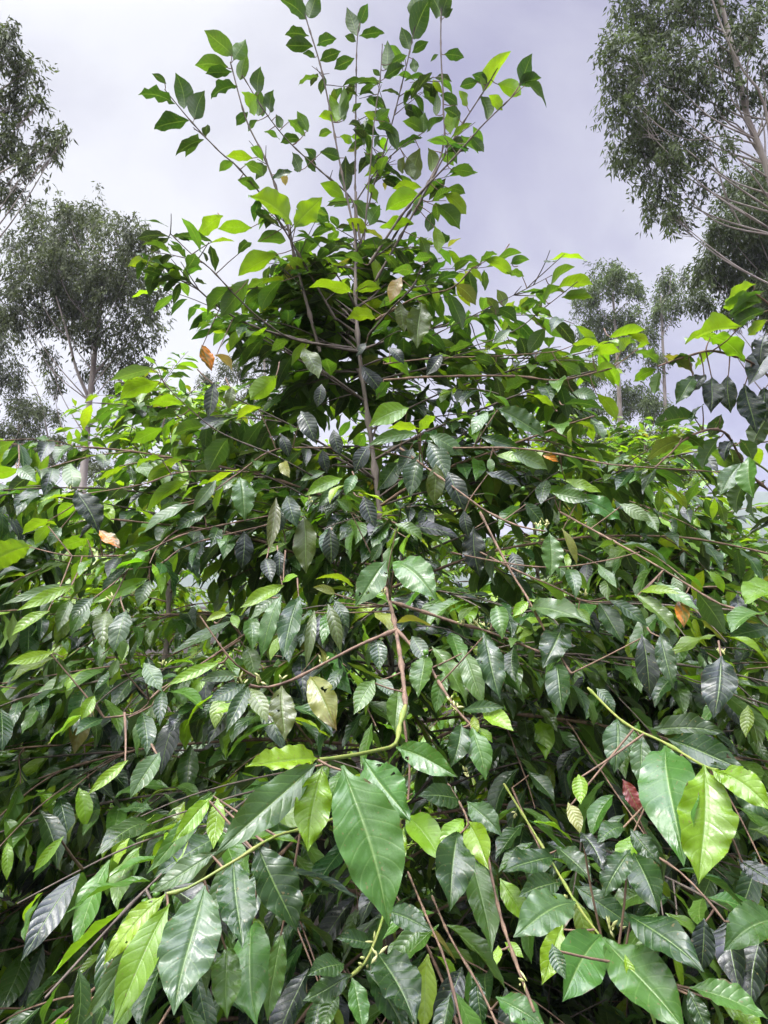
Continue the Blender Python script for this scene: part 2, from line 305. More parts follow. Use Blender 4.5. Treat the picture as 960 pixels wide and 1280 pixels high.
# leaves of the main shrub: base x,y  tip x,y  width px  class  mode(f top side seen, u from below, s edge)  [depth]
HL = """208,105,190,91,6,d,u|219,130,172,118,17,d,u|230,136,221,90,20,d,u|236,151,193,164,20,d,u|243,149,255,112,20,d,u
285,84,243,79,16,g,u|291,70,255,38,17,g,u|292,75,306,48,14,g,u|290,90,257,94,17,d,u|297,108,264,124,27,d,u|302,115,318,145,14,b,u|300,100,309,66,12,g,u|323,118,324,82,14,d,u|323,145,325,108,14,g,u
338,140,343,112,16,d,u|345,143,352,160,13,d,u|310,140,296,158,14,d,u|322,150,310,165,18,d,u|316,198,282,196,15,b,u|292,202,274,215,11,g,u|305,205,330,220,14,g,u|297,225,325,235,13,g,u|365,282,312,247,32,b,u,2.0|368,285,402,245,31,b,u,2.0
279,270,248,295,18,b,u|315,285,272,288,17,b,u|322,302,358,303,18,g,u|340,225,366,215,16,d,f|350,215,357,232,18,p,u|380,195,395,215,16,d,u|375,215,365,190,16,d,u|330,165,350,175,9,g,u
360,150,382,170,11,g,u|385,165,372,138,10,g,u|375,175,350,178,12,d,u|382,24,350,-2,18,d,u|386,22,396,-12,16,d,u|386,45,356,45,15,d,u|391,58,357,58,17,d,u|394,72,378,66,9,d,u|396,57,421,47,20,d,u|400,76,426,63,16,d,u
443,73,418,88,15,d,u|446,45,435,8,11,d,u|449,30,461,5,11,d,u|449,45,481,43,10,d,u|445,52,431,44,9,d,u|482,88,486,50,10,d,u|480,98,507,83,11,d,u|488,80,510,70,9,d,u|475,95,466,86,9,d,u|512,62,503,33,12,d,u
515,66,536,53,12,d,u|516,72,518,91,8,d,u|520,22,515,-14,14,d,u|517,49,541,0,27,d,u|550,20,534,-14,14,d,u|553,20,563,-12,14,d,u|555,22,566,10,10,d,u|555,68,580,73,16,d,u|548,68,538,77,6,d,u
425,152,411,118,12,b,u|427,150,430,106,9,g,u|430,152,440,115,8,g,u|440,140,452,128,9,g,u|420,150,398,147,9,b,u|415,165,398,170,9,g,u|470,150,487,135,12,g,u|470,160,495,170,22,d,u|480,150,496,190,10,d,u|455,190,468,210,12,d,u|445,200,440,220,16,k,u|432,195,430,240,14,k,u|470,150,455,140,11,b,u|400,190,425,200,18,d,u|395,200,380,185,20,d,u|425,170,440,180,14,b,u
604,118,638,62,14,b,u|598,102,575,110,19,d,u|610,106,590,93,18,d,u|584,133,573,114,11,b,u|622,105,652,118,17,b,u|650,106,667,68,15,d,u|648,106,677,98,12,d,u|656,104,683,134,17,d,u|628,138,610,120,17,b,u
563,168,561,135,12,b,u|568,160,576,145,8,b,u|572,132,550,118,20,d,u|575,150,555,135,22,d,u|530,166,503,151,12,g,u|530,166,531,140,13,g,u|533,166,556,146,13,d,u|528,172,503,185,14,d,u|525,185,520,226,16,e,u|535,185,541,215,10,e,u|506,195,503,218,10,e,u|510,198,516,222,10,e,u|588,170,604,191,10,d,u|545,145,546,115,7,d,u|600,120,610,150,18,d,u
565,212,593,219,18,g,u|560,235,582,242,15,g,u|555,242,583,268,15,b,u|540,252,566,236,17,g,u|545,256,576,286,20,g,u|543,282,548,316,14,b,u|525,296,534,320,14,g,u|530,246,482,264,23,b,u|527,235,490,236,12,b,u|517,280,474,284,18,b,u|430,247,400,230,17,b,u|472,254,455,230,16,b,u|461,290,432,276,18,b,u|462,282,474,255,15,g,u|440,250,458,275,17,w,u|518,270,530,245,12,g,u|540,265,535,290,17,d,u
441,366,386,360,21,b,u|444,364,477,362,20,b,u|470,398,432,398,18,b,u|541,322,516,326,16,g,u|520,342,490,340,13,g,u|502,346,486,378,18,p,f|500,377,503,416,16,e,f|526,378,522,436,27,e,f|561,366,577,412,18,d,u|568,355,596,381,15,e,u|455,330,430,318,18,g,u
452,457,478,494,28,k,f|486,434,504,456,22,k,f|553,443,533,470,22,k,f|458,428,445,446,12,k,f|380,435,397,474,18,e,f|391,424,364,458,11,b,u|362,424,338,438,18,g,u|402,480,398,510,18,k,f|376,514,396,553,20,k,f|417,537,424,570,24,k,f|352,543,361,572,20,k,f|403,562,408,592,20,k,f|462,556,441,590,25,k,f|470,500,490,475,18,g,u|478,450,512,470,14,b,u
511,510,460,532,20,b,f|524,536,484,536,12,b,u|522,542,458,557,13,g,f|523,540,546,520,13,b,u|537,545,581,568,30,w,f|536,553,560,600,22,d,f|526,568,510,622,22,d,f|545,580,545,632,23,e,f|498,578,470,613,21,d,f|516,560,500,592,18,d,f|445,594,433,620,24,G,f|428,598,380,619,15,b,f|406,590,374,601,11,g,f
605,325,641,344,13,b,u|602,331,581,337,10,g,u|638,330,662,324,10,g,u|655,346,633,340,13,g,u|620,325,652,317,11,g,u|600,328,622,318,12,g,u|688,358,719,334,18,g,u|698,360,741,358,15,b,u|702,372,742,374,14,b,u|680,376,702,357,16,g,u|690,396,664,388,16,g,u|675,380,650,384,9,d,u|620,386,648,402,18,d,u|630,384,622,361,12,e,u|621,395,608,371,12,e,u
682,410,660,441,19,d,u|638,412,616,429,14,w,f|715,431,751,434,12,b,u|738,442,776,440,15,b,u|775,440,790,420,14,b,u|762,422,808,413,14,b,u|785,418,813,431,15,b,u|795,436,813,430,10,b,u|620,456,592,446,20,d,u|662,477,630,492,16,g,u|715,490,748,499,19,w,f|745,492,771,527,14,b,u|704,505,757,513,11,d,u|692,508,666,494,18,b,u|620,510,683,545,25,w,f|610,515,588,543,18,w,f|600,546,650,562,15,d,f|640,566,684,588,20,w,f|620,570,662,577,12,b,f|612,572,615,592,22,G,f|608,590,652,611,15,k,f|678,569,699,577,14,o,f|704,600,752,616,13,b,f|690,616,742,626,17,G,f|668,450,700,445,22,g,u|700,455,725,470,18,g,u|640,430,610,440,14,b,u|590,430,560,440,16,g,u|600,470,575,460,18,g,u
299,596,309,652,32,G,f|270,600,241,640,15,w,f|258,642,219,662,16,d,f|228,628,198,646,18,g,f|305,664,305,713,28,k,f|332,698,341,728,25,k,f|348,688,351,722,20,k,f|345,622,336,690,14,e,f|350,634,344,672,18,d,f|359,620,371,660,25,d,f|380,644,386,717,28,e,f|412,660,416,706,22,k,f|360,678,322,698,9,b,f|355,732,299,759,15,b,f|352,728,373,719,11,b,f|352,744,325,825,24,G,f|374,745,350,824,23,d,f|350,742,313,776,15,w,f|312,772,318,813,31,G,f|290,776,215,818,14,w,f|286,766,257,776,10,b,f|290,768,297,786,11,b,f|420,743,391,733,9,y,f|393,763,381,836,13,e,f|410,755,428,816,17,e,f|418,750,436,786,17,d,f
387,845,424,912,33,y,f|352,857,353,926,31,e,f|312,860,333,905,19,e,f|275,828,208,858,15,b,f|300,845,249,853,14,w,f|307,855,261,879,20,d,f|310,858,284,917,18,d,f|258,846,236,870,14,b,f|308,808,320,848,25,g,f|455,620,468,660,28,k,f|440,640,420,625,18,g,f
483,701,441,757,37,G,f,1.40|491,702,550,748,37,G,f,1.40|494,655,528,677,16,g,f|478,678,463,702,19,d,f|592,658,597,722,31,k,f|580,638,584,672,23,k,f|604,791,626,876,31,d,f,1.14|540,808,585,882,27,g,f|578,812,607,882,27,g,f|532,818,525,872,31,g,f|556,838,545,892,21,g,f|497,862,496,917,33,g,f|468,850,440,892,20,g,f|470,848,492,872,15,d,f|470,798,477,838,25,d,f|620,757,629,799,25,G,f|515,795,535,830,18,d,f
660,760,737,776,23,w,f|659,752,642,772,14,b,f|661,750,701,767,9,b,f|722,760,736,782,15,b,f|705,779,682,837,36,d,f|695,828,707,892,29,d,f|748,753,780,806,25,d,f|762,750,812,782,18,d,f|793,743,848,798,20,g,f|818,728,874,762,15,G,f|800,740,850,743,10,b,f|802,793,816,872,31,k,f|825,793,840,862,22,d,f|902,820,893,899,47,k,f,1.1|687,666,688,721,28,G,f|702,660,722,707,10,y,f|735,645,748,676,17,g,f|722,622,777,648,26,G,f|775,630,814,652,14,g,f|700,614,736,607,14,w,f|655,628,682,656,18,d,f|850,749,855,785,16,o,f|955,768,914,791,24,G,f|965,785,915,798,20,d,f|968,728,930,755,25,b,f|640,690,650,725,22,k,f|560,590,580,640,24,k,f|745,860,770,890,22,d,f
397,948,308,960,25,b,f,.78|396,954,271,1074,44,w,f,.80|403,958,382,1064,48,b,f,.78|428,957,488,1157,80,G,f,.76|454,947,509,1031,52,G,f,.86|495,934,574,968,30,G,f,.95|577,905,565,960,31,d,f,1.04|590,909,606,976,29,G,f,1.04|603,890,643,913,21,b,f|592,894,595,918,17,b,f|597,910,615,929,12,b,f|578,888,632,886,13,d,f|575,1001,524,998,23,d,f|584,1002,626,1047,31,w,f|583,1024,614,1086,27,b,f|579,1024,552,1063,28,b,f|508,1018,558,1077,31,b,f|505,1034,483,1101,25,b,f|572,1040,558,1138,46,d,f|587,1066,614,1192,33,g,f|592,1060,618,1142,37,d,f|625,1098,658,1155,33,b,f|623,1182,622,1206,14,b,f|631,1178,655,1197,16,b,f|482,1138,542,1161,27,d,f
455,1212,512,1292,38,d,f|470,1188,520,1285,42,d,f|440,1218,378,1252,28,d,f|440,1222,457,1290,32,G,f|422,1242,403,1292,26,g,f|620,1246,684,1290,37,G,f|596,1222,600,1285,25,d,f|430,1205,385,1222,24,d,f|465,1180,420,1175,20,d,f
208,1117,127,1205,30,b,f,.75|212,1130,137,1284,42,b,f,.74|256,1107,222,1270,64,w,f,.76|292,1072,298,1187,38,d,f,.80|320,1053,367,1168,58,d,f,.83|270,1065,188,1117,30,w,f,.80|272,998,268,1062,21,b,f|265,996,213,1052,21,b,f|270,990,183,1094,26,g,f|314,1153,323,1283,46,G,f,.84|352,1163,334,1278,31,g,f,.88|283,1182,286,1274,36,g,f|203,1126,104,1283,30,w,f
880,956,881,1108,63,b,f,.80|832,932,848,1084,52,G,f,.88|895,963,968,1012,32,b,f,.78|890,962,919,986,14,b,f,.78|905,962,972,1030,42,d,f,.84|813,912,907,918,30,d,f,.93|835,924,935,962,36,d,f,.90|772,898,770,967,33,d,f,1.0|803,918,800,988,28,w,f,.95|778,974,803,1018,21,r,f,1.1|788,1062,757,1124,36,d,f|792,1066,826,1143,42,d,f|788,1036,824,1082,32,d,f|782,1034,744,1052,25,d,f|723,968,728,1006,23,b,f|710,1003,727,1042,18,y,f|980,1148,902,1186,62,G,f,.85|922,1074,975,1112,36,k,f|880,1148,880,1217,37,k,f|784,1143,878,1218,36,d,f|718,1107,792,1163,32,d,f|751,1168,699,1248,52,G,f,.83|703,1156,675,1230,30,b,f,.86|720,1128,638,1167,40,w,f,.93|692,1070,630,1093,36,d,f|700,1102,648,1121,25,d,f|695,1058,738,1104,28,d,f|754,1172,855,1296,58,G,f,.80|752,1175,782,1242,30,d,f|781,1193,796,1240,13,b,f,.77|788,1196,816,1226,15,b,f,.77|862,1234,960,1272,34,G,f|893,1248,960,1290,28,b,f|860,1236,884,1295,32,d,f|660,965,691,1003,36,d,f|725,1040,757,1088,42,k,f|900,1020,925,1050,26,g,f|690,1180,705,1225,30,d,f
25,587,-18,602,26,b,u|22,585,47,602,20,w,f|95,614,123,667,29,k,f|124,663,149,686,13,o,f|40,682,-32,712,33,b,u|62,650,29,669,13,b,u|62,655,44,682,14,b,u|77,659,60,682,17,w,f|100,632,71,651,13,b,u|112,673,76,688,13,b,u|187,722,114,757,19,b,f|188,725,171,759,21,w,f|157,764,144,817,27,d,f|117,747,90,777,21,d,f|92,730,3,757,14,w,f|92,732,20,763,15,b,f|62,764,14,796,15,b,f|67,815,10,832,15,b,f|180,829,203,864,33,w,f|147,824,139,848,17,g,f|132,764,127,812,19,e,f|222,588,184,606,15,b,u|236,600,183,640,17,b,u|236,630,178,667,15,w,f|206,575,168,586,11,b,u|192,460,138,477,17,w,u|200,479,152,502,23,b,u|232,505,186,508,16,b,u|224,520,194,524,18,g,u|252,514,221,520,18,g,u|257,533,216,542,16,g,u|205,535,164,555,15,b,u|285,548,260,592,25,d,u|252,431,265,464,18,o,f|268,444,291,464,13,p,u|346,470,314,502,29,b,u|326,510,296,525,11,b,u|346,317,299,347,25,b,u|311,349,274,397,25,g,u|292,359,260,396,21,g,u|352,350,328,392,18,g,u|268,478,259,524,17,k,f|290,484,287,512,17,e,f|227,574,184,607,13,b,u|118,870,100,900,22,b,f|160,950,110,995,14,b,f|200,940,165,1000,26,w,f|80,1045,40,1090,14,b,f"""
def parse(txt):
    out = []
    for tok in txt.replace('\n', '|').split('|'):
        f = tok.split(',')
        if len(f) < 7: continue
        out.append((*[float(v) for v in f[:5]], f[5], f[6], float(f[7]) if len(f) > 7 else None))
    return out
# overhanging branch of the neighbour at the right
RB = [(5,2.5,'t',[(1010,560,1.75),(960,470,1.6),(900,440,1.5),(860,445,1.45),(822,458,1.45)]),
      (5,2.5,'t',[(1000,640,1.7),(940,595,1.6),(905,540,1.5),(862,545,1.45),(840,565,1.45),(818,585,1.45)]),
      (5,2.5,'t',[(1010,480,1.7),(975,400,1.55),(955,375,1.5),(940,365,1.5)]),
      (4,2.5,'n',[(1005,660,1.6),(970,600,1.45),(935,572,1.4)])]
RL = """952,378,904,382,17,b,u|955,364,911,396,14,g,u|956,372,912,400,13,d,u|958,388,918,412,14,d,u|945,355,905,380,13,b,u|927,408,856,430,22,b,u|885,420,933,452,29,b,u|892,440,869,462,17,b,u|830,445,867,469,15,y,u|823,455,794,440,14,g,u|821,462,791,476,13,b,u|825,464,818,493,17,g,u|835,455,870,452,14,d,u|868,470,845,506,23,d,f|882,468,858,499,17,k,f|890,471,888,517,27,k,f|910,469,911,517,27,k,f|930,480,943,543,29,k,f|955,484,959,528,27,k,f|965,436,934,482,33,k,f|957,418,947,458,19,k,f|902,518,888,548,31,d,u|872,523,818,532,19,d,u|856,549,808,577,31,e,u|850,545,882,562,25,d,u|900,545,879,588,19,d,u|915,549,904,577,20,k,f|925,549,941,577,25,d,u|926,579,897,618,23,w,f|936,571,943,623,36,G,f|931,600,919,642,23,d,u|956,600,944,650,26,d,u|960,400,935,420,18,b,u|900,430,875,420,16,b,u|960,520,940,560,26,k,u|880,505,862,530,22,d,u"""
HB_M = {'k': M_DARKTWIG, 't': M_TWIG, 'n': M_GREENTWIG}
def hero_branches(HBL, root, off):
    S, O = [], []
    for q, (r0, r1, m, pts) in enumerate(HBL):
        if len(HBL) > 10 and 15 <= q and not 25 <= q <= 29: r0 *= .72; r1 *= .8
        P = smoothline([at(*p) for p in pts], .02); V, Q = tube(P, r0 / 1000 * .68, r1 / 1000 * .75, 7, .05, ctrl=False)
        o = mk('branch', V - P[0], Q, HB_M[m], root, loc=tuple(P[0] - off)); S.append(P); O.append(o)
    return S, O
def hero_leaves(txt, S, dfun, ls, twigs):
    """photographed leaves; each takes the depth of the twig it hangs on"""
    B = np.vstack(S); bx, by, bd = proj(B); info = []
    for (x0, y0, x1, y1, w, c, mode, d) in parse(txt):
        r = np.hypot(bx - x0, by - y0); k = int(np.argmin(r + 25 * np.abs(bd - dfun(y0))))
        if d is None: d = float(bd[k]) if r[k] < 30 else dfun(y0) + rng.uniform(-.06, .06)
        chp = math.hypot(x1 - x0, y1 - y0)
        dt = d + (rng.uniform(-.25, .25) if mode != 'f' else -rng.uniform(.35, .95) if y0 > 690 else -rng.uniform(0., .6)) * chp * d / F
        b, t = at(x0, y0, d), at(x1, y1, dt); L = np.linalg.norm(t - b); y = (t - b) / L; tc = nrm(C0 - b)
        if mode == 'f': n = tc * 1. + UP * .55 + rng.normal(0, .16, 3)
        else: n = UP * 1. - tc * .45 + rng.normal(0, .2, 3)
        n = nrm(n - y * (n @ y)); cs = abs(n @ tc)
        W = (1.2 if y0 < 200 else .9 if y0 > 690 else 1.0) * w * d / F / max(cs, .6); W = min(W, (.58 if mode == 'u' else .47) * L)
        bend = rng.uniform(.25, .95) if mode == 'f' else rng.uniform(.4, 1.3)
        ls.add(b, y, n, L, W, bend, jit(CLS[c], .10)); info.append((x0, y0, x1, y1, w, c, d))
        g = np.linalg.norm(B - b, axis=1); j = int(np.argmin(g))
        if .012 < g[j] < .16:
            mid = (B[j] + b) / 2 - UP * .004
            twigs.append(tube([B[j], mid, b + y * .006], .0017, .0012, 5))
        elif g[j] >= .16:
            s = nrm(-tc * .8 + UP * .2 + rng.normal(0, .3, 3))
            twigs.append(tube([b + s * rng.uniform(.06, .12), b + s * .05 - UP * .006, b + y * .005], .0022, .0012, 5))
    return info
# ------------------------------------------------------------------ main shrub
T0 = np.array([.02, 2.05, 0.])
SHR = 'coffee shrubs in the plantation'
main = empty('coffee_shrub', T0, 'tall glossy coffee shrub in the middle, its top shoots fanning against the sky', 'shrub', SHR)
trP = smoothline([T0 - UP * .1, T0 + [0, 0, .7], at(488, 800, 1.98), at(470, 600, 2.08), at(448, 430, 2.2), at(444, 330, 2.3), at(445, 240, 2.38)], .03)
V, Q = tube(trP, .015, .004, 9, .16, ctrl=False); mk('trunk', V - T0, Q, M_TRUNK, main)
S, HBO = hero_branches(HB, main, T0)
hero = Leaves(); twl = []
info = hero_leaves(HL, S, dflt, hero, twl)
V, Q = join(twl); tw = mk('twigs', V - T0, Q, M_TWIG, main); tw['kind'] = 'stuff'
# right neighbour with the overhanging branches
TR = np.array([1.75, 1.75, 0.])
rsh = empty('coffee_shrub', TR, 'coffee shrub at the right edge, its dark drooping leaves hanging below the tall gums', 'shrub', SHR)
SR, _ = hero_branches(RB, rsh, TR)
rhero = Leaves(); twr = []
rinfo = hero_leaves(RL, SR, lambda y: 1.48, rhero, twr)
V, Q = join(twr); tw = mk('twigs', V - TR, Q, M_TWIG, rsh); tw['kind'] = 'stuff'
# picture-space record of the photographed leaves, so that filler growing in front of them is thinned out
ZB = np.zeros((340, 260))
def mark(x, y, d, r):
    i0, i1 = int((y - r) / 4) + 10, int((y + r) / 4) + 11; j0, j1 = int((x - r) / 4) + 10, int((x + r) / 4) + 11
    if i1 <= 0 or j1 <= 0: return
    a = ZB[max(i0, 0):i1, max(j0, 0):j1]; np.maximum(a, d, out=a)
for (x0, y0, x1, y1, w, c, d) in info + rinfo:
    for f in np.linspace(0, 1, 9): mark(x0 + (x1 - x0) * f, y0 + (y1 - y0) * f, d + .05, w * .5 * float(np.interp(f, PT, PW)) + 3)
for P in S + SR:
    x, y, d = proj(P)
    if y.max() < 735 or d.min() > 1.2: continue
    for k in range(0, len(x), 2): mark(x[k], y[k], d[k] - .02, 3)
def trim(P, front=1.0):
    """cut a filler twig back where it would cross in front of the photographed leaves"""
    X, Y, d = proj(P); lim = np.interp(Y, [a for a, _ in YD], [q for _, q in YD]) * front
    ins = (X > -60) & (X < 1020) & (Y > -60) & (Y < 1330) & (d > .05)
    i = np.clip((Y / 4).astype(int) + 10, 0, 339); j = np.clip((X / 4).astype(int) + 10, 0, 259)
    bad = np.where((ins & ((d < lim + .03) | (d < ZB[i, j]))) | (np.linalg.norm(P - C0, axis=1) < .6))[0]
    return P if not len(bad) else P[:bad[0]]
def open_view(ls, front=1.0):
    """keep only the leaves that hide no photographed leaf and stay clear of the lens"""
    b, y, n, L, W, bend, c = ls.arrays(); keep = np.ones(len(b), bool)
    for f in (0., .35, .7, 1.):
        p = b + y * (L * f)[:, None]; X, Y, d = proj(p)
        lim = np.interp(Y, [a for a, _ in YD], [q for _, q in YD]) * front
        inside = (X > -60) & (X < 1020) & (Y > -60) & (Y < 1330) & (d > .05)
        i = np.clip((Y / 4).astype(int) + 10, 0, 339); j = np.clip((X / 4).astype(int) + 10, 0, 259)
        keep &= ~(inside & ((d < lim) | (d < ZB[i, j]))) & ~((d > -.3) & (np.linalg.norm(p - C0, axis=1) < .55))
    return keep
def indiv(ls, info, root, off, nmax, names):
    A = ls.arrays(); area = np.array([(math.hypot(i[2] - i[0], i[3] - i[1]) * i[4]) * (0.25 if not (0 <= (i[0] + i[2]) / 2 <= 960 and 0 <= (i[1] + i[3]) / 2 <= 1280) else 1) for i in info])
    must = [k for k, i in enumerate(info) if i[5] in 'or']
    order = must + [k for k in np.argsort(-area) if k not in must]; top = order[:nmax]; rest = np.ones(len(area), bool); rest[top] = False
    for k in top:
        V, Q, c, uv = leaf_geo(*[a[k:k + 1] for a in A], nt=84, ns=20, fine=True)
        b = A[0][k]
        if info[k][5] in 'ory':                       # blotchy dying leaves, part still green, brown towards the tip
            t_, s_ = uv[:, 0], uv[:, 1]; a_, b_ = rng.uniform(0, 6, 2)
            g_ = np.clip(.5 + 1.1 * (s_ - .55) * (1 if rng.random() < .5 else -1) + .35 * np.sin(9 * t_ + a_) * np.sin(7 * s_ + b_) + .3 * np.sin(23 * t_ + 17 * s_ + a_), 0, 1)[:, None] * (.9 if info[k][5] == 'o' else .4)
            br_ = np.clip((t_ - .72) * 3 + .4 * np.sin(30 * s_ + b_) * t_, 0, .8)[:, None]
            col2 = np.array((.07, .10, .015)) if info[k][5] != 'r' else np.array((.06, .025, .02))
            c = c * (1 - g_) + col2 * g_; c = c * (1 - br_) + np.array((.11, .05, .02)) * br_
        if k not in top[len(must):len(must) + 9] and rng.random() < .38:                        # insect bites
            qc = uv[Q].mean(1); ok_ = np.ones(len(Q), bool)
            for z_ in range(rng.integers(1, 4)):
                ct, cs = rng.uniform(.2, .85), rng.choice([rng.uniform(.12, .4), rng.uniform(.6, .88), 0., 1.]); rr = rng.uniform(.014, .036)
                an_ = np.arctan2((qc[:, 1] - cs) * .42, qc[:, 0] - ct)
                ok_ &= np.hypot(qc[:, 0] - ct, (qc[:, 1] - cs) * .42) > rr * (1 + .3 * np.sin(3 * an_ + z_) + .2 * np.sin(7 * an_))
            Q = Q[ok_]
        o = mk('leaf', V - b, Q, M_LEAF, root, loc=tuple(b - off), col=c, uv=uv)
        lab = names.get(info[k][5])
        if lab: o['label'] = lab
    return rest
NAMES = {'o': 'withered orange leaf among the green ones', 'r': 'red brown dead leaf hanging down', 'y': 'yellowing leaf', 'b': 'bright yellow green young leaf', 'k': 'very dark leaf, shade painted into its colour'}
rest = indiv(hero, info, main, T0, 100, NAMES)
rrest = indiv(rhero, rinfo, rsh, TR, 36, NAMES)
# filler of the main shrub: laterals off the trunk
fill = Leaves()
for k in range(len(hero.b)):
    if rest[k]: fill.add(hero.b[k], hero.y[k], hero.n[k], hero.L[k], hero.W[k], hero.bend[k], hero.c[k])
nfix = len(fill.b)
def env_main(z): return float(np.interp(z, [0, .5, 1.5, 2.14, 2.38, 2.58, 2.75, 3.0, 3.3], [1.2, 1.35, 1.35, 1.2, .86, .54, .33, .24, .2]))
NLAT = 50
for i in range(NLAT):
    z = .3 + 2.55 * (i / NLAT)**.92; az = i * 2.39996 + rng.normal(0, .2); zi = np.argmin(np.abs(trP[:, 2] - z)); base = trP[zi]
    el = np.interp(z, [.3, 1.5, 2.3, 2.9], [R(8), R(22), R(34), R(55)]) + rng.normal(0, .1)
    Lg = env_main(z) * rng.uniform(.85, 1.08) / max(.55, math.cos(el)) * .98; sag = np.interp(z, [.3, 1.8, 2.8], [.8, .75, .25])
    P = lateral(base, az, el, Lg, sag)
    parts = []
    # a branch that would run into the lens is cut back
    dist = np.linalg.norm(P - C0, axis=1); X, Y, D = proj(P); bad = np.where((D < np.interp(Y, [a for a, _ in YD], [q for _, q in YD]) * .98) | (dist < .8))[0]
    if len(bad): P = P[:max(int(bad[0]), 4)]
    P = trim(smoothline(P, .03))
    out = np.where(np.hypot(P[:, 0] - T0[0], P[:, 1] - T0[1]) > np.array([env_main(q) for q in P[:, 2]]) + .05)[0]
    if len(out): P = P[:out[0]]
    if len(P) < 5: continue
    parts.append(tube(P, .0042, .0016, 6, .05, ctrl=False))
    spray(fill, P, .125, first=.28, tone=np.interp(z, [.5, 1.6, 2.6], [-.1, .08, .12]), k_share=.22, droop=np.interp(z, [.5, 1.8, 2.8], [1.7, 1.3, .5]))
    for q in range(9):
        f = rng.uniform(.12, .9); j = int(f * (len(P) - 1)); d = nrm(P[j] - P[j - 1])
        s = nrm(np.cross(d, UP)) * (1 if q % 2 else -1); dd = nrm(d * .7 + s + UP * rng.uniform(-.5, .25))
        P2 = lateral(P[j], math.atan2(dd[1], dd[0]), math.asin(dd[2]), rng.uniform(.22, .48) * (1.1 - .4 * f), .45, 7)
        X, Y, D = proj(P2)
        if np.any(D < np.interp(Y, [a for a, _ in YD], [q_ for _, q_ in YD])): continue
        P2 = trim(smoothline(P2, .03))
        if len(P2) < 4: continue
        parts.append(tube(P2, .0022, .0012, 5, ctrl=False)); spray(fill, P2, .12, first=.3, tone=np.interp(z, [.5, 1.6, 2.6], [-.1, .08, .10]), k_share=.22, droop=np.interp(z, [.5, 1.8, 2.8], [1.7, 1.3, .5]))
    V, Q = join(parts); mk('branch', V - base, Q, M_TWIG if z < 2 else M_DARKTWIG, main, loc=tuple(base - T0))
for q, P in enumerate(S):                             # opposite leaf pairs along the photographed twigs
    if q < 11 or 25 <= q <= 29 or q == 30: continue
    spray(fill, P, .115 if q < 20 else .105, first=.25, tone=.06, node=.055, droop=1.0, k_share=.2)
exl = []
for i in range(64):
    z = rng.uniform(1.0, 2.85); az = i * 2.39996 + 1.1; base = trP[np.argmin(np.abs(trP[:, 2] - z))]
    el = np.interp(z, [.3, 1.5, 2.3, 2.9], [R(8), R(20), R(30), R(48)]) + rng.normal(0, .12)
    P = trim(smoothline(lateral(base, az, el, env_main(z) * 1.25, np.interp(z, [.3, 1.8, 2.8], [.8, .75, .4])), .03), .97)
    out = np.where(np.hypot(P[:, 0] - T0[0], P[:, 1] - T0[1]) > np.array([env_main(q) for q in P[:, 2]]) + .04)[0]
    if len(out): P = P[:out[0]]
    if len(P) < 8: continue
    exl.append(tube(P, .0034, .0014, 5, .05, ctrl=False)); spray(fill, P, .118, first=.3, tone=.05, k_share=.28, droop=np.interp(z, [1, 2, 2.8], [1.4, .9, .4]))
    for q in range(6):
        j = int(rng.uniform(.2, .9) * (len(P) - 1)) + 1; d = nrm(P[j] - P[j - 1]); sg = nrm(np.cross(d, UP)) * (1 if q % 2 else -1); dd = nrm(d * .7 + sg + UP * rng.uniform(-.4, .4))
        P2 = trim(smoothline(lateral(P[j], math.atan2(dd[1], dd[0]), math.asin(dd[2]), rng.uniform(.15, .36), .4, 6), .03), .97)
        if len(P2) < 5: continue
        exl.append(tube(P2, .002, .0011, 5, ctrl=False)); spray(fill, P2, .11, first=.2, tone=.05, k_share=.28, droop=np.interp(z, [1, 2, 2.8], [1.4, .9, .4]))
V, Q = join(exl); o = mk('side_shoots', V - T0, Q, M_DARKTWIG, main); o['kind'] = 'stuff'
low = []
for i in range(44):                                   # low leafy suckers close to the ground
    az = i * 2.39996; base = T0 + [0, 0, .06 + .012 * i]
    P = trim(smoothline(lateral(base, az, R(18) + rng.normal(0, .25), rng.uniform(.6, 1.35), .7), .03), .97)
    if len(P) < 8: continue
    low.append(tube(P, .004, .0016, 6, .05, ctrl=False)); spray(fill, P, .158, first=.15, tone=-.08, k_share=.35, droop=1.5)
    for q in range(6):
        j = int(rng.uniform(.1, .85) * (len(P) - 1)) + 1; d = nrm(P[j] - P[j - 1]); sg = nrm(np.cross(d, UP)) * (1 if q % 2 else -1); dd = nrm(d * .6 + sg + UP * rng.uniform(-.3, .5))
        P2 = trim(smoothline(lateral(P[j], math.atan2(dd[1], dd[0]), math.asin(dd[2]), rng.uniform(.2, .45), .5, 6), .03), .97)
        if len(P2) < 5: continue
        low.append(tube(P2, .0022, .0012, 5, ctrl=False)); spray(fill, P2, .15, first=.2, tone=-.08, k_share=.35, droop=1.5)
V, Q = join(low); o = mk('suckers', V - T0, Q, M_DARKTWIG, main); o['kind'] = 'stuff'
ntop = len(fill.b)
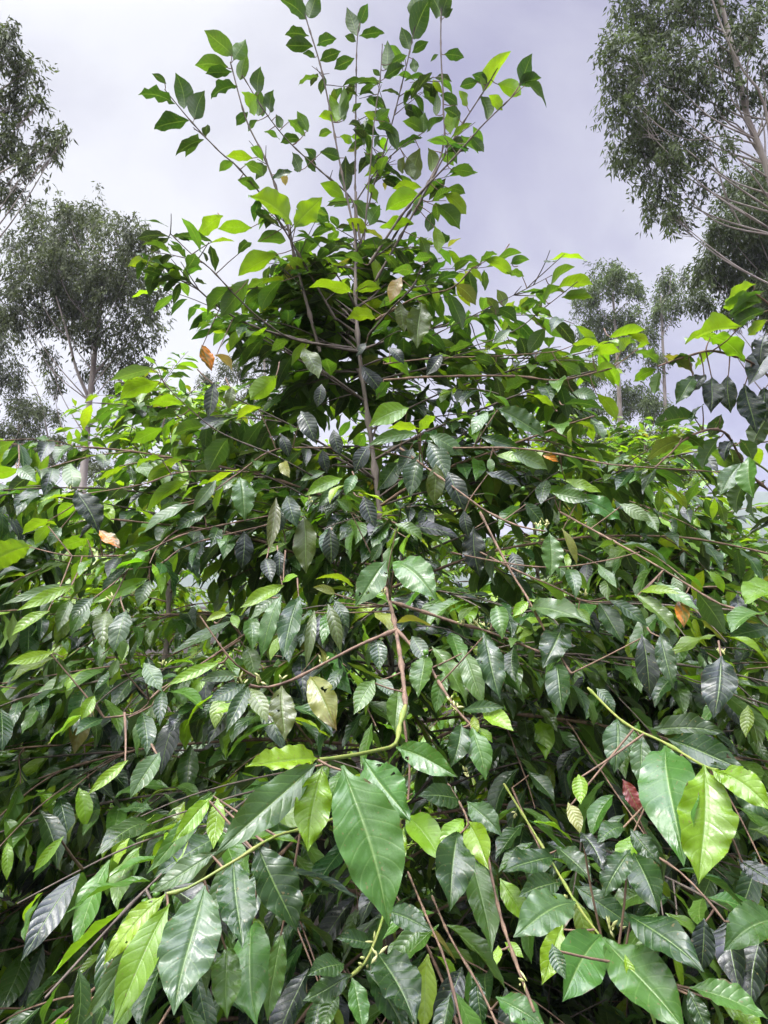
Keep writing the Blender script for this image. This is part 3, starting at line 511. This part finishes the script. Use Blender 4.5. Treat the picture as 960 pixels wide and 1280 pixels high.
for P in S[:17]:
    X, Y, D = proj(P); ok = np.where((Y > 70) & (Y < 400))[0]; tws = []
    for q in range(26 if P[-1][2] > 3.2 else 14):
        if len(ok) < 3: break
        j = int(rng.choice(ok[1:])); d = nrm(P[j] - P[j - 1]); a = rng.uniform(0, 6.28)
        dd = nrm(d * .6 + np.array([math.cos(a), math.sin(a), rng.uniform(-.1, .4)]))
        P2 = trim(smoothline(lateral(P[j], math.atan2(dd[1], dd[0]), math.asin(dd[2]), rng.uniform(.08, .17), .1, 5), .03), .8)
        if len(P2) < 3: continue
        tws.append(tube(P2, .0018, .001, 5, ctrl=False))
        spray(fill, P2, .095, first=.3, tone=.02, k_share=.25, droop=.5, node=.04)
    if tws: V, Q = join(tws); mk('twigs', V - P[0], Q, M_DARKTWIG, main, loc=tuple(P[0] - T0))['kind'] = 'stuff'
keep = open_view(fill, .95); keep[ntop:] = open_view(fill, .8)[ntop:]; keep[:nfix] = True
fo = build_leaves('foliage', fill, main, T0, 10, 4, keep); fo['kind'] = 'stuff'
# buds and berries
def ellip(c, ax, r, l, n=6, m=5):
    ax = nrm(ax); a = nrm(np.cross(ax, [.3, .5, .8])); b = np.cross(ax, a); V = []
    for i in range(m + 1):
        f = i / m; rr = r * math.sin(math.pi * min(max(f, .03), .97))
        for j in range(n): V.append(c + ax * l * f + a * rr * math.cos(6.283 * j / n) + b * rr * math.sin(6.283 * j / n))
    i = np.arange(m)[:, None] * n; j = np.arange(n)[None]; k = (j + 1) % n
    return np.array(V), np.stack([i + j, i + k, i + n + k, i + n + j], -1).reshape(-1, 4)
for (x, y, nb) in [(682,656,10),(672,658,7),(578,778,7),(594,782,7),(606,784,5),(566,880,5),(572,886,6),(386,628,7),(326,852,6),(300,852,5),(352,848,3),(404,828,3),(478,742,5),(583,966,7),(765,1160,9),(900,816,7),(208,832,6),(645,1018,4),(470,1188,5),(655,1232,4),(730,745,5),(90,612,5),(140,748,5),(705,1128,4),(455,1206,4)]:
    S_ = np.vstack(S); X, Y, D = proj(S_); k = int(np.argmin(np.hypot(X - x, Y - y))); d = float(D[k]) - .012 if np.hypot(X - x, Y - y)[k] < 40 else dflt(y)
    c = at(x, y, d); L = []
    for q in range(nb): L.append(ellip(c + rng.normal(0, .004, 3), UP * .7 + rng.normal(0, .55, 3), rng.uniform(.0013, .0021), rng.uniform(.008, .014)))
    V, Q = join(L); mk('flower_bud_cluster', V - c, Q, M_BUD, main, loc=tuple(c - T0))
for (x, y, d) in [(493,845,1.2),(530,815,1.21),(186,1125,.95),(196,1118,.95),(178,1128,.95),(189,1108,.95),(655,610,1.6)]:
    c = at(x, y, d); V, Q = ellip(c - UP * .006, UP + rng.normal(0, .3, 3), .0058, .013, 10, 8); mk('berry', V - c, Q, M_BERRY, main, loc=tuple(c - T0))
# ------------------------------------------------------------------ neighbouring coffee shrubs
def shrub_parts(h, rad, nlat, tone, k_share, leafL, sub=3, top=.3, off=None, bias=None, node=.048):
    """returns trunk geo, list of branch geos, Leaves, all around the origin"""
    ls = Leaves(); br = []
    tp = smoothline([[0, 0, -.1], [rng.normal(0, .04), rng.normal(0, .04), h * .5], [rng.normal(0, .08), rng.normal(0, .08), h * .97]], .05)
    for i in range(nlat):
        f = .08 + .9 * (i / nlat)**.9; z = f * h; az = i * 2.39996 + rng.normal(0, .25); base = tp[int(f * (len(tp) - 1))]
        el = np.interp(f, [0, .5, .8, 1], [R(5), R(20), R(35), R(62)]) + rng.normal(0, .12)
        Lg = rad * np.interp(f, [0, .5, .75, 1], [1.05, 1., .8, top]) * rng.uniform(.8, 1.15)
        P = smoothline(lateral(base, az, el, Lg, np.interp(f, [0, .6, 1], [.8, .75, .2])), .05)
        if off is not None:
            P = trim(P + off) - off
            if len(P) < 4: continue
        pt = [tube(P, .0045, .0016, 5, .06, ctrl=False)]; spray(ls, P, leafL, first=.3, tone=tone, k_share=k_share, node=node, bias=bias, droop=np.interp(f, [.1, .7, 1], [1.5, 1.0, .5]))
        for q in range(sub):
            g = rng.uniform(.25, .8); j = max(1, int(g * (len(P) - 1))); d = nrm(P[j] - P[j - 1]); s = nrm(np.cross(d, UP)) * (1 if q % 2 else -1)
            dd = nrm(d * .7 + s + UP * rng.uniform(-.35, .4)); P2 = lateral(P[j], math.atan2(dd[1], dd[0]), math.asin(dd[2]), rng.uniform(.2, .45), .35, 6)
            if off is not None:
                P2 = trim(P2 + off) - off
                if len(P2) < 4: continue
            pt.append(tube(P2, .0024, .0012, 4, step=.06)); spray(ls, P2, leafL, first=.25, tone=tone, k_share=k_share, node=node, bias=bias, droop=np.interp(f, [.1, .7, 1], [1.5, 1.0, .5]))
        br.append((base, join(pt)))
    return tube(tp, .025, .006, 7, .2, ctrl=False), br, ls
def near_shrub(root, off, h, rad, nlat, tone, k_share, leafL, sub, nt=8, ns=4, extra=None, top=.3, guard=True, bias=None, node=.048, along=()):
    tr, br, ls = shrub_parts(h, rad, nlat, tone, k_share, leafL, sub, top, off, bias, node)
    mk('trunk', tr[0], tr[1], M_TRUNK, root)
    for base, (V, Q) in br:
        X, Y, D = proj(V + off)
        mk('branch', V - base, Q, M_TWIG, root, loc=tuple(base))
    ls.b = [b + off for b in ls.b]
    for P in along:
        for q in range(3): spray(ls, P, .125, first=.2, tone=.1, k_share=.3, droop=.9, node=.05)
    nf = len(ls.b)
    if extra is not None:
        e, r_ = extra
        for k in range(len(e.b)):
            if r_[k]: ls.add(e.b[k], e.y[k], e.n[k], e.L[k], e.W[k], e.bend[k], e.c[k])
    kp = open_view(ls) if guard else np.ones(len(ls.b), bool); kp[nf:] = True
    f = build_leaves('foliage', ls, root, off, nt, ns, kp); f['kind'] = 'stuff'
near_shrub(rsh, TR, 1.95, .95, 44, 0., .3, .12, 5, along=SR, extra=(rhero, rrest))
o = np.array([-1.75, 2.25, 0.])
near_shrub(empty('coffee_shrub', o, 'low wide coffee shrub filling the bottom left corner with shiny grey green leaves', 'shrub', SHR), o, 1.85, 1.4, 100, .08, .15, .135, 8, bias=np.array([-.75, -.35, -.45]), node=.038)
o = np.array([1.15, 3.3, float(zg(1.15, 3.3))])
near_shrub(empty('coffee_shrub', o, 'shaded dark coffee shrub behind the long bare twigs at the right of the middle shrub', 'shrub', SHR), o, 2.0, 1.2, 76, 0., .25, .125, 8, node=.04)
def proto(h, rad, nlat, tone, top=.3, sub=3):
    root = empty('coffee_shrub', (0, 0, 0), '', 'shrub', SHR)
    tr, br, ls = shrub_parts(h, rad, nlat, tone, .08, .125, sub, top)
    mk('trunk', tr[0], tr[1], M_TRUNK, root)
    V, Q = join([b[1] for b in br]); o = mk('branches', V, Q, M_TWIG, root); o['kind'] = 'stuff'
    f = build_leaves('foliage', ls, root, np.zeros(3), 5, 2); f['kind'] = 'stuff'
    return root
protos = [proto(3.3, 1.05, 60, .42, .25, 4), proto(2.5, 1.25, 70, .40, .4, 7), proto(2.9, 1.1, 60, .45, .3, 6)]
used = set()
def place(k, x, y, rz, s, label):
    if k in used:
        r = protos[k].copy(); COL.objects.link(r)
        for ch in protos[k].children:
            c = ch.copy(); COL.objects.link(c); c.parent = r
    else: r = protos[k]; used.add(k)
    r.location = (x, y, float(zg(x, y)) - .03); r.rotation_euler = (0, 0, rz); r.scale = (s, s, s); r['label'] = label
for a in [
 (0, -1.38, 4.3, .4, 1.0, 'tall coffee shrub with yellow green top, between the domed gum and the middle shrub'),
 (1, -2.75, 3.7, 1.2, .86, 'leafy coffee shrub at the left edge, just above the low one in the corner'),
 (2, -3.9, 5.6, 2.1, .95, 'coffee shrub further back at the left edge under the leftmost gums'),
 (1, -2.3, 5.9, 3.0, .95, 'coffee shrub in the second row, seen below the trunk of the left gum'),
 (2, -.3, 4.9, .9, .95, 'coffee shrub hidden behind the middle of the tall shrub, glimpsed through its branches'),
 (2, 2.5, 4.6, 4.0, .74, 'light green coffee shrub at the right edge, behind the dark drooping leaves'),
 (1, 1.9, 6.2, 5.1, .95, 'coffee shrub on the right in the second row, just below the far pair of gums'),
 (0, 2.85, 7.3, 2.6, .80, 'thin topped coffee shrub standing left of the gap to the far hill'),
 (1, 4.6, 7.6, .2, .80, 'coffee shrub at the right edge right below the far blue hill'),
 (2, 1.05, 4.5, 1.2, 1.0, 'light green coffee shrub directly behind the right flank of the tall shrub'),
 (0, 1.9, 4.9, 3.7, .92, 'thin light green coffee shrub rising in front of the lower trunks of the far pair'),
 (2, .6, 7.4, 1.9, 1.0, 'coffee shrub in the third row behind the tall shrub, right of its stem'),
 (0, -1.2, 8.2, 5.5, .9, 'coffee shrub in the third row behind the tall shrub, left of its stem'),
 (1, -4.4, 8.4, 4.4, 1.1, 'coffee shrub in the third row at the left, before the purple grey distant gums'),
 (2, 2.6, 9.4, .7, 1.0, 'distant coffee shrub in the back row under the far pair of gums'),
 (1, 5.2, 10.2, 3.3, .8, 'distant pale coffee shrub in the back row near the gap to the far hill')]: place(*a)
# ------------------------------------------------------------------ gum trees
def gum(label, d, trunk, clumps, tr_r, limbs=(), leafL=.17, dens=.8, depthspread=.5, col=(.075, .092, .040), cat='tree'):
    P = [at(*p, d) for p in trunk]; b = P[0]; base = np.array([b[0], b[1], 0]); base[2] = float(zg(base[0], base[1]))
    root = empty('eucalyptus_tree', base, label, cat, 'gum trees around the plantation')
    tp = smoothline([base - UP * .3] + [p for p in P if p[2] > base[2] + .5], .4)
    V, Q = tube(tp, tr_r, tr_r * .22, 9, ctrl=False); mk('trunk', V - base, Q, M_GUMBARK, root)
    for (r0, pts) in limbs:
        LP = [at(x, y, d + dz) for x, y, dz in pts]; V, Q = tube(LP, r0, r0 * .3, 6, step=.25); mk('limb', V - LP[0], Q, M_GUMBARK, root, loc=tuple(LP[0] - base))
    cx = np.mean([c[0] for c in clumps]); VV, CC = [], []
    span = (max(c[0] + c[2] for c in clumps) - min(c[0] - c[2] for c in clumps)) * d / F / 2
    for (x, y, r) in clumps:
        dz = rng.uniform(-1, 1) * depthspread * span; dc = d + dz; c = at(x, y, dc) ; rm = r * dc / F
        # limb to this clump from a lower point of the trunk
        lowz = c[2] - max(1.2, 1.1 * np.hypot(*(c[:2] - tp[-1][:2]))); j = int(np.argmin(np.abs(tp[:, 2] - max(lowz, tp[len(tp) // 3][2])))); s0 = tp[j]
        md = s0 * .45 + c * .55 + UP * (-.10 * np.linalg.norm(c - s0)) + rng.normal(0, .1, 3)
        tt = [tube([s0, md, c], min(.024, tr_r * .16), .006, 5, step=.25)]
        for q in range(int(5 + r / 8)):
            e = c + nrm(rng.normal(0, 1, 3)) * rm * rng.uniform(.5, .95); st = md * .35 + c * .65 + rng.normal(0, .1, 3) * rm
            tt.append(tube([st, (st + e) / 2 - UP * .05 * rm, e],   .008, .003, 4, step=.3))
        Vb, Qb = join(tt); mk('limb', Vb - s0, Qb, M_GUMBARK, root, loc=tuple(s0 - base))
        nl = int(dens * 560 * (rm / (leafL * 1))**2 * .06 * 2.6) ; ns = max(6, nl // 26)
        u = nrm(rng.normal(0, 1, (ns, 3))); rad = rm * rng.uniform(.15, 1, (ns, 1))**.5 * (1 + .25 * rng.normal(0, 1, (ns, 1)))
        sc_ = c + u * rad * np.array([1, 1, .85]); hang = nrm(u * .45 - UP * .8 + rng.normal(0, .25, (ns, 3)))
        k = 26; sl = leafL * 3.0
        f = rng.uniform(-.5, .5, (ns, k, 1)); lb = sc_[:, None] + hang[:, None] * f * sl + rng.normal(0, leafL * .42, (ns, k, 3))
        ld = nrm(hang[:, None] * .7 - UP * .35 + rng.normal(0, .55, (ns, k, 3))); ln = nrm(rng.normal(0, 1, (ns, k, 3)) + UP * .3); lx = nrm(np.cross(ld, ln))
        ll = leafL * rng.uniform(.6, 1.25, (ns, k, 1)); lw = ll * rng.uniform(.11, .17, (ns, k, 1)); ln2 = np.cross(lx, ld)
        q4 = np.stack([lb, lb + ld * ll * .4 + lx * lw, lb + ld * ll - ln2 * ll * .15, lb + ld * ll * .4 - lx * lw], 2).reshape(-1, 3); VV.append(q4)
        cc = np.array(col) * np.exp(rng.normal(0, .28, (ns, 1, 1)) + rng.normal(0, .2, (ns, k, 1))) * np.array([1, 1, 1]) ; CC.append(np.repeat(cc.reshape(-1, 3), 4, 0))
    V = np.vstack(VV); Q = np.arange(len(V)).reshape(-1, 4)
    mk('crown', V - base, Q, M_GUM, root, col=np.vstack(CC), smooth=False)
    return len(Q)
nq = 0
nq += gum('whole gum tree at the left with a domed grey crown and pale upright trunk', 22, [(104,600),(110,520),(120,430),(126,380),(128,320)],
 [(60,292,38),(108,278,32),(150,300,34),(176,332,30),(40,345,36),(95,340,42),(148,365,42),(28,392,32),(80,398,36),(118,415,28),(170,412,30),(188,378,24),(12,368,20),(152,450,24),(122,462,18),(60,446,16),(85,268,18),(20,310,18),(175,300,16),(150,490,18),(65,480,14),(178,470,18),(70,330,34),(125,345,34),(95,375,30)], .19,
 [(.06,[(112,500,0),(95,460,-.3),(85,420,-.5),(70,370,-.5)]),(.05,[(115,470,0),(140,440,.3),(160,390,.5)]),(.05,[(118,440,0),(100,380,.6),(96,330,.8)])])
nq += gum('gum reaching in at the upper left edge, only feathery boughs visible', 14, [(-110,640),(-100,400),(-90,200),(-85,60)],
 [(10,62,24),(38,92,20),(20,122,26),(46,132,13),(14,182,30),(58,170,18),(82,168,13),(4,242,20),(38,205,18),(14,38,12),(-35,110,40),(-40,200,45),(-30,40,36),(62,190,10)], .2,
 [(.03,[(-90,300,0),(-20,230,-.2),(20,205,-.2),(70,172,-.2)]),(.03,[(-90,200,0),(-20,130,0),(25,95,0),(40,85,0)])], leafL=.15, dens=.9, depthspread=.25)
nq += gum('small gum behind at the lower left edge, left of the whole domed gum', 27, [(-40,640),(-35,500),(-30,420)],
 [(-8,425,30),(10,470,24),(28,545,28),(0,400,20),(20,505,13),(-20,540,30),(50,570,24),(75,555,16),(-30,470,26),(60,520,16),(100,575,22),(35,515,20),(130,590,22)], .17,
 [(.04,[(70,600,0),(50,500,0),(30,460,0)])], dens=.9)
nq += gum('huge gum at the upper right corner with sweeping pale limbs and drooping leaf curtains', 15, [(1010,560),(985,330),(957,205),(935,150),(918,70),(890,-40)],
 [(800,25,40),(860,15,40),(775,75,34),(828,88,44),(785,140,34),(838,150,40),(788,196,32),(828,208,36),(868,185,26),(825,258,28),(842,275,20),(880,95,26),(902,22,26),(945,15,20),(952,80,14),(905,182,14),(870,-45,60),(790,-40,40),(960,100,12),(880,235,14),(770,110,20),(810,60,30),(800,175,30),(930,58,24),(946,128,18),(918,112,18),(900,135,18),(940,35,24),(905,70,20)], .17,
 [(.042,[(975,260,0),(955,130,-.4),(930,90,-.5),(905,40,-.5),(880,-30,-.5)]),(.022,[(957,205,0),(920,155,.2),(870,140,.3),(830,100,.3)]),(.02,[(945,180,0),(900,170,-.2),(860,175,-.3),(810,150,-.3)]),(.02,[(960,150,0),(925,140,-.2),(905,100,-.3),(895,65,-.4)]),(.018,[(925,280,0),(905,240,0),(895,210,.2),(870,190,.3)]),(.016,[(915,265,0),(908,245,-.2),(895,205,-.3),(880,170,-.3)])],
 leafL=.16, dens=.78, depthspread=.35, col=(.068, .092, .032))
nq += gum('dense gum crown at the right edge, below the huge corner gum', 18, [(1000,620),(992,420),(985,260)],
 [(930,242,32),(962,232,38),(908,292,32),(950,300,40),(888,342,28),(928,350,36),(876,376,18),(962,372,34),(908,394,16),(985,300,44),(990,380,40),(940,272,30)], .17, leafL=.16, dens=1.25, depthspread=.5, col=(.066, .090, .032))
nq += gum('broad distant gum with two rounded leaf masses, left one of the far pair at right', 34, [(778,640),(775,520),(770,420),(766,370)],
 [(760,352,26),(734,376,20),(790,362,18),(745,410,26),(782,402,22),(768,440,26),(738,470,20),(690,492,26),(730,520,30),(790,500,28),(758,560,34),(700,560,26),(770,345,14),(800,560,28),(740,590,30),(780,610,30)], .24, leafL=.21, dens=1.0, col=(.080, .112, .036))
nq += gum('slim distant gum with loose ragged top, right one of the far pair at right', 32, [(836,640),(832,520),(828,420),(826,370)],
 [(830,362,18),(848,376,13),(824,390,22),(810,420,16),(856,346,8),(838,345,9),(820,450,16),(818,510,22),(830,550,26),(850,590,20)], .18, leafL=.2, dens=.9, col=(.080, .112, .036))
nq += gum('faint gum far behind the tall shrub, glimpsed through its left branches', 36, [(330,640),(332,520),(330,440)],
 [(330,438,28),(292,462,20),(362,470,26),(320,500,28),(350,540,30),(285,540,24),(260,480,16)], .2, leafL=.21, dens=.9)
print('gum quads', nq)
# ------------------------------------------------------------------ ground, hill, haze
xs = np.r_[-1500, -600, -200, -60, np.linspace(-14, 14, 85), 60, 200, 600, 1500]; ys = np.r_[-600, -60, -12, np.linspace(-4, 16, 70), 24, 40, 63, 120, 400, 1500]
X, Y = np.meshgrid(xs, ys, indexing='ij'); Z = zg(X, Y) + rng.normal(0, .012, X.shape)
n0, n1 = X.shape; i = np.arange(n0 - 1)[:, None] * n1; j = np.arange(n1 - 1)[None]
g = mk('ground', np.stack([X, Y, Z], -1).reshape(-1, 3), np.stack([i + j, i + n1 + j, i + n1 + j + 1, i + j + 1], -1).reshape(-1, 4), M_SOIL); g['kind'] = 'structure'
xs = np.linspace(-700, 900, 160); fs = np.linspace(0, 1, 14)
prof = 92 + 37 * np.clip((xs - 90) / 110, 0, 1) + .35 * 9 * np.sin(xs / 150) + 5 * np.sin(xs / 47 + 1) + 1.6 * np.sin(xs / 9) + rng.normal(0, .7, len(xs))
Hx, Hf = np.meshgrid(xs, fs, indexing='ij')
HZ = prof[:, None] * np.sin(Hf * math.pi * .5)**1.2 - 1; HY = 380 + 180 * Hf
n0, n1 = Hx.shape; i = np.arange(n0 - 1)[:, None] * n1; j = np.arange(n1 - 1)[None]
Vh = np.stack([Hx, HY, HZ], -1).reshape(-1, 3); q1 = np.stack([i + j, i + n1 + j, i + n1 + j + 1, i + j + 1], -1).reshape(-1, 4)
hb = np.stack([Hx, 740 - 180 * Hf, HZ], -1).reshape(-1, 3)
hl = mk('hills', np.vstack([Vh, hb]), np.vstack([q1, q1[:, ::-1] + len(Vh)]), M_HILL); hl['kind'] = 'structure'
m, N, Lk, out = newmat('haze_air'); pv = N('ShaderNodeVolumePrincipled', i_Density=.0006); pv.inputs['Color'].default_value = (.86, .88, 1., 1); Lk(pv.outputs[0], out.inputs['Volume'])
hx = np.array([[a, b, c] for a in (-760., 960.) for b in (-40., 780.) for c in (-3., 152.)]); hq = np.array([[0, 1, 3, 2], [4, 6, 7, 5], [0, 4, 5, 1], [2, 3, 7, 6], [0, 2, 6, 4], [1, 5, 7, 3]])
hzb = mk('haze', hx, hq, m, smooth=False); hzb['kind'] = 'stuff'
# ------------------------------------------------------------------ light
SUN_EL, SUN_AZ = R(62), R(-150)          # azimuth measured from +Y towards +X
sd = np.array([math.cos(SUN_EL) * math.sin(SUN_AZ), math.cos(SUN_EL) * math.cos(SUN_AZ), math.sin(SUN_EL)])
sl = bpy.data.lights.new('sun', 'SUN'); sl.energy = 1.5; sl.angle = R(14); sl.color = (1, .97, .92)
so = link('sun', sl, None, tuple(sd * 50)); so.rotation_euler = Vector(tuple(sd)).to_track_quat('Z', 'Y').to_euler()
w = bpy.data.worlds.new('World'); sc.world = w; w.use_nodes = True; nt = w.node_tree; nt.nodes.clear()
def N(t, **kw):
    n = nt.nodes.new(t)
    for k, v in kw.items():
        if k.startswith('i_'): key = k[2:]; n.inputs[int(key) if key.isdigit() else key.replace('_', ' ')].default_value = v
        else: setattr(n, k, v)
    return n
Lk = nt.links.new
out = N('ShaderNodeOutputWorld'); bg = N('ShaderNodeBackground', i_1=.1); Lk(bg.outputs[0], out.inputs[0])
sky = N('ShaderNodeTexSky', sky_type='NISHITA', sun_disc=False, sun_elevation=SUN_EL, sun_rotation=SUN_AZ)
tc = N('ShaderNodeTexCoord'); sp = N('ShaderNodeSeparateXYZ'); Lk(tc.outputs['Generated'], sp.inputs[0])
x, y, z = sp.outputs
zc = mth(N, Lk, 'ADD', mth(N, Lk, 'MAXIMUM', z, 0.), .22)
cmb = N('ShaderNodeCombineXYZ'); Lk(mth(N, Lk, 'DIVIDE', x, zc), cmb.inputs[0]); Lk(mth(N, Lk, 'DIVIDE', y, zc), cmb.inputs[1])
n1 = N('ShaderNodeTexNoise', i_Scale=1.5, i_Detail=6., i_Roughness=.5, i_Distortion=.4); Lk(cmb.outputs[0], n1.inputs['Vector'])
n2 = N('ShaderNodeTexNoise', i_Scale=.55, i_Detail=2.); Lk(cmb.outputs[0], n2.inputs['Vector'])
# thin bright cloud to the left, thicker lavender grey cloud to the right
side = N('ShaderNodeMapRange', i_1=-.30, i_2=.16, i_3=0., i_4=1.); side.interpolation_type = 'SMOOTHSTEP'; Lk(x, side.inputs[0])
th = mth(N, Lk, 'ADD', mth(N, Lk, 'MULTIPLY_ADD', side.outputs[0], .66, .10), mth(N, Lk, 'MULTIPLY', mth(N, Lk, 'SUBTRACT', n1.outputs['Fac'], .5), 2.9))
thc = N('ShaderNodeClamp'); Lk(th, thc.inputs[0])
cc = mixc(N, Lk, thc.outputs[0], (1.13, 1.14, 1.17), (.45, .435, .655))
# an overcast sky is brighter overhead
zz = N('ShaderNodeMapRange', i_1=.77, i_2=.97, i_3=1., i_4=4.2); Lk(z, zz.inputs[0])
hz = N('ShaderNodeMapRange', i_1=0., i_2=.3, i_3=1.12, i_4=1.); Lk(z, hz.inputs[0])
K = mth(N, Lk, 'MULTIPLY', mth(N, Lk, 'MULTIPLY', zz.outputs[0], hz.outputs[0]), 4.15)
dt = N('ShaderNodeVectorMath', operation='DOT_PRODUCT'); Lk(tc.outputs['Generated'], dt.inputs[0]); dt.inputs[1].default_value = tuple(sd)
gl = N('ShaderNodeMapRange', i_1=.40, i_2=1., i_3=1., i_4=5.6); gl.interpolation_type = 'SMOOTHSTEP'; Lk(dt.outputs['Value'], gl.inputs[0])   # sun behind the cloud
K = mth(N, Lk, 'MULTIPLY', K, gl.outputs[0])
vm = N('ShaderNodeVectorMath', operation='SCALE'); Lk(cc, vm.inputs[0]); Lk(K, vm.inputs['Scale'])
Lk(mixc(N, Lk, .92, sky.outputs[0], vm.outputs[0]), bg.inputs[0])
sc.view_settings.view_transform = 'Standard'; sc.view_settings.look = 'None'; sc.view_settings.exposure = .98; sc.view_settings.gamma = 1
sc.cycles.max_bounces = 6; sc.cycles.transmission_bounces = 4; sc.cycles.diffuse_bounces = 1; sc.cycles.glossy_bounces = 2
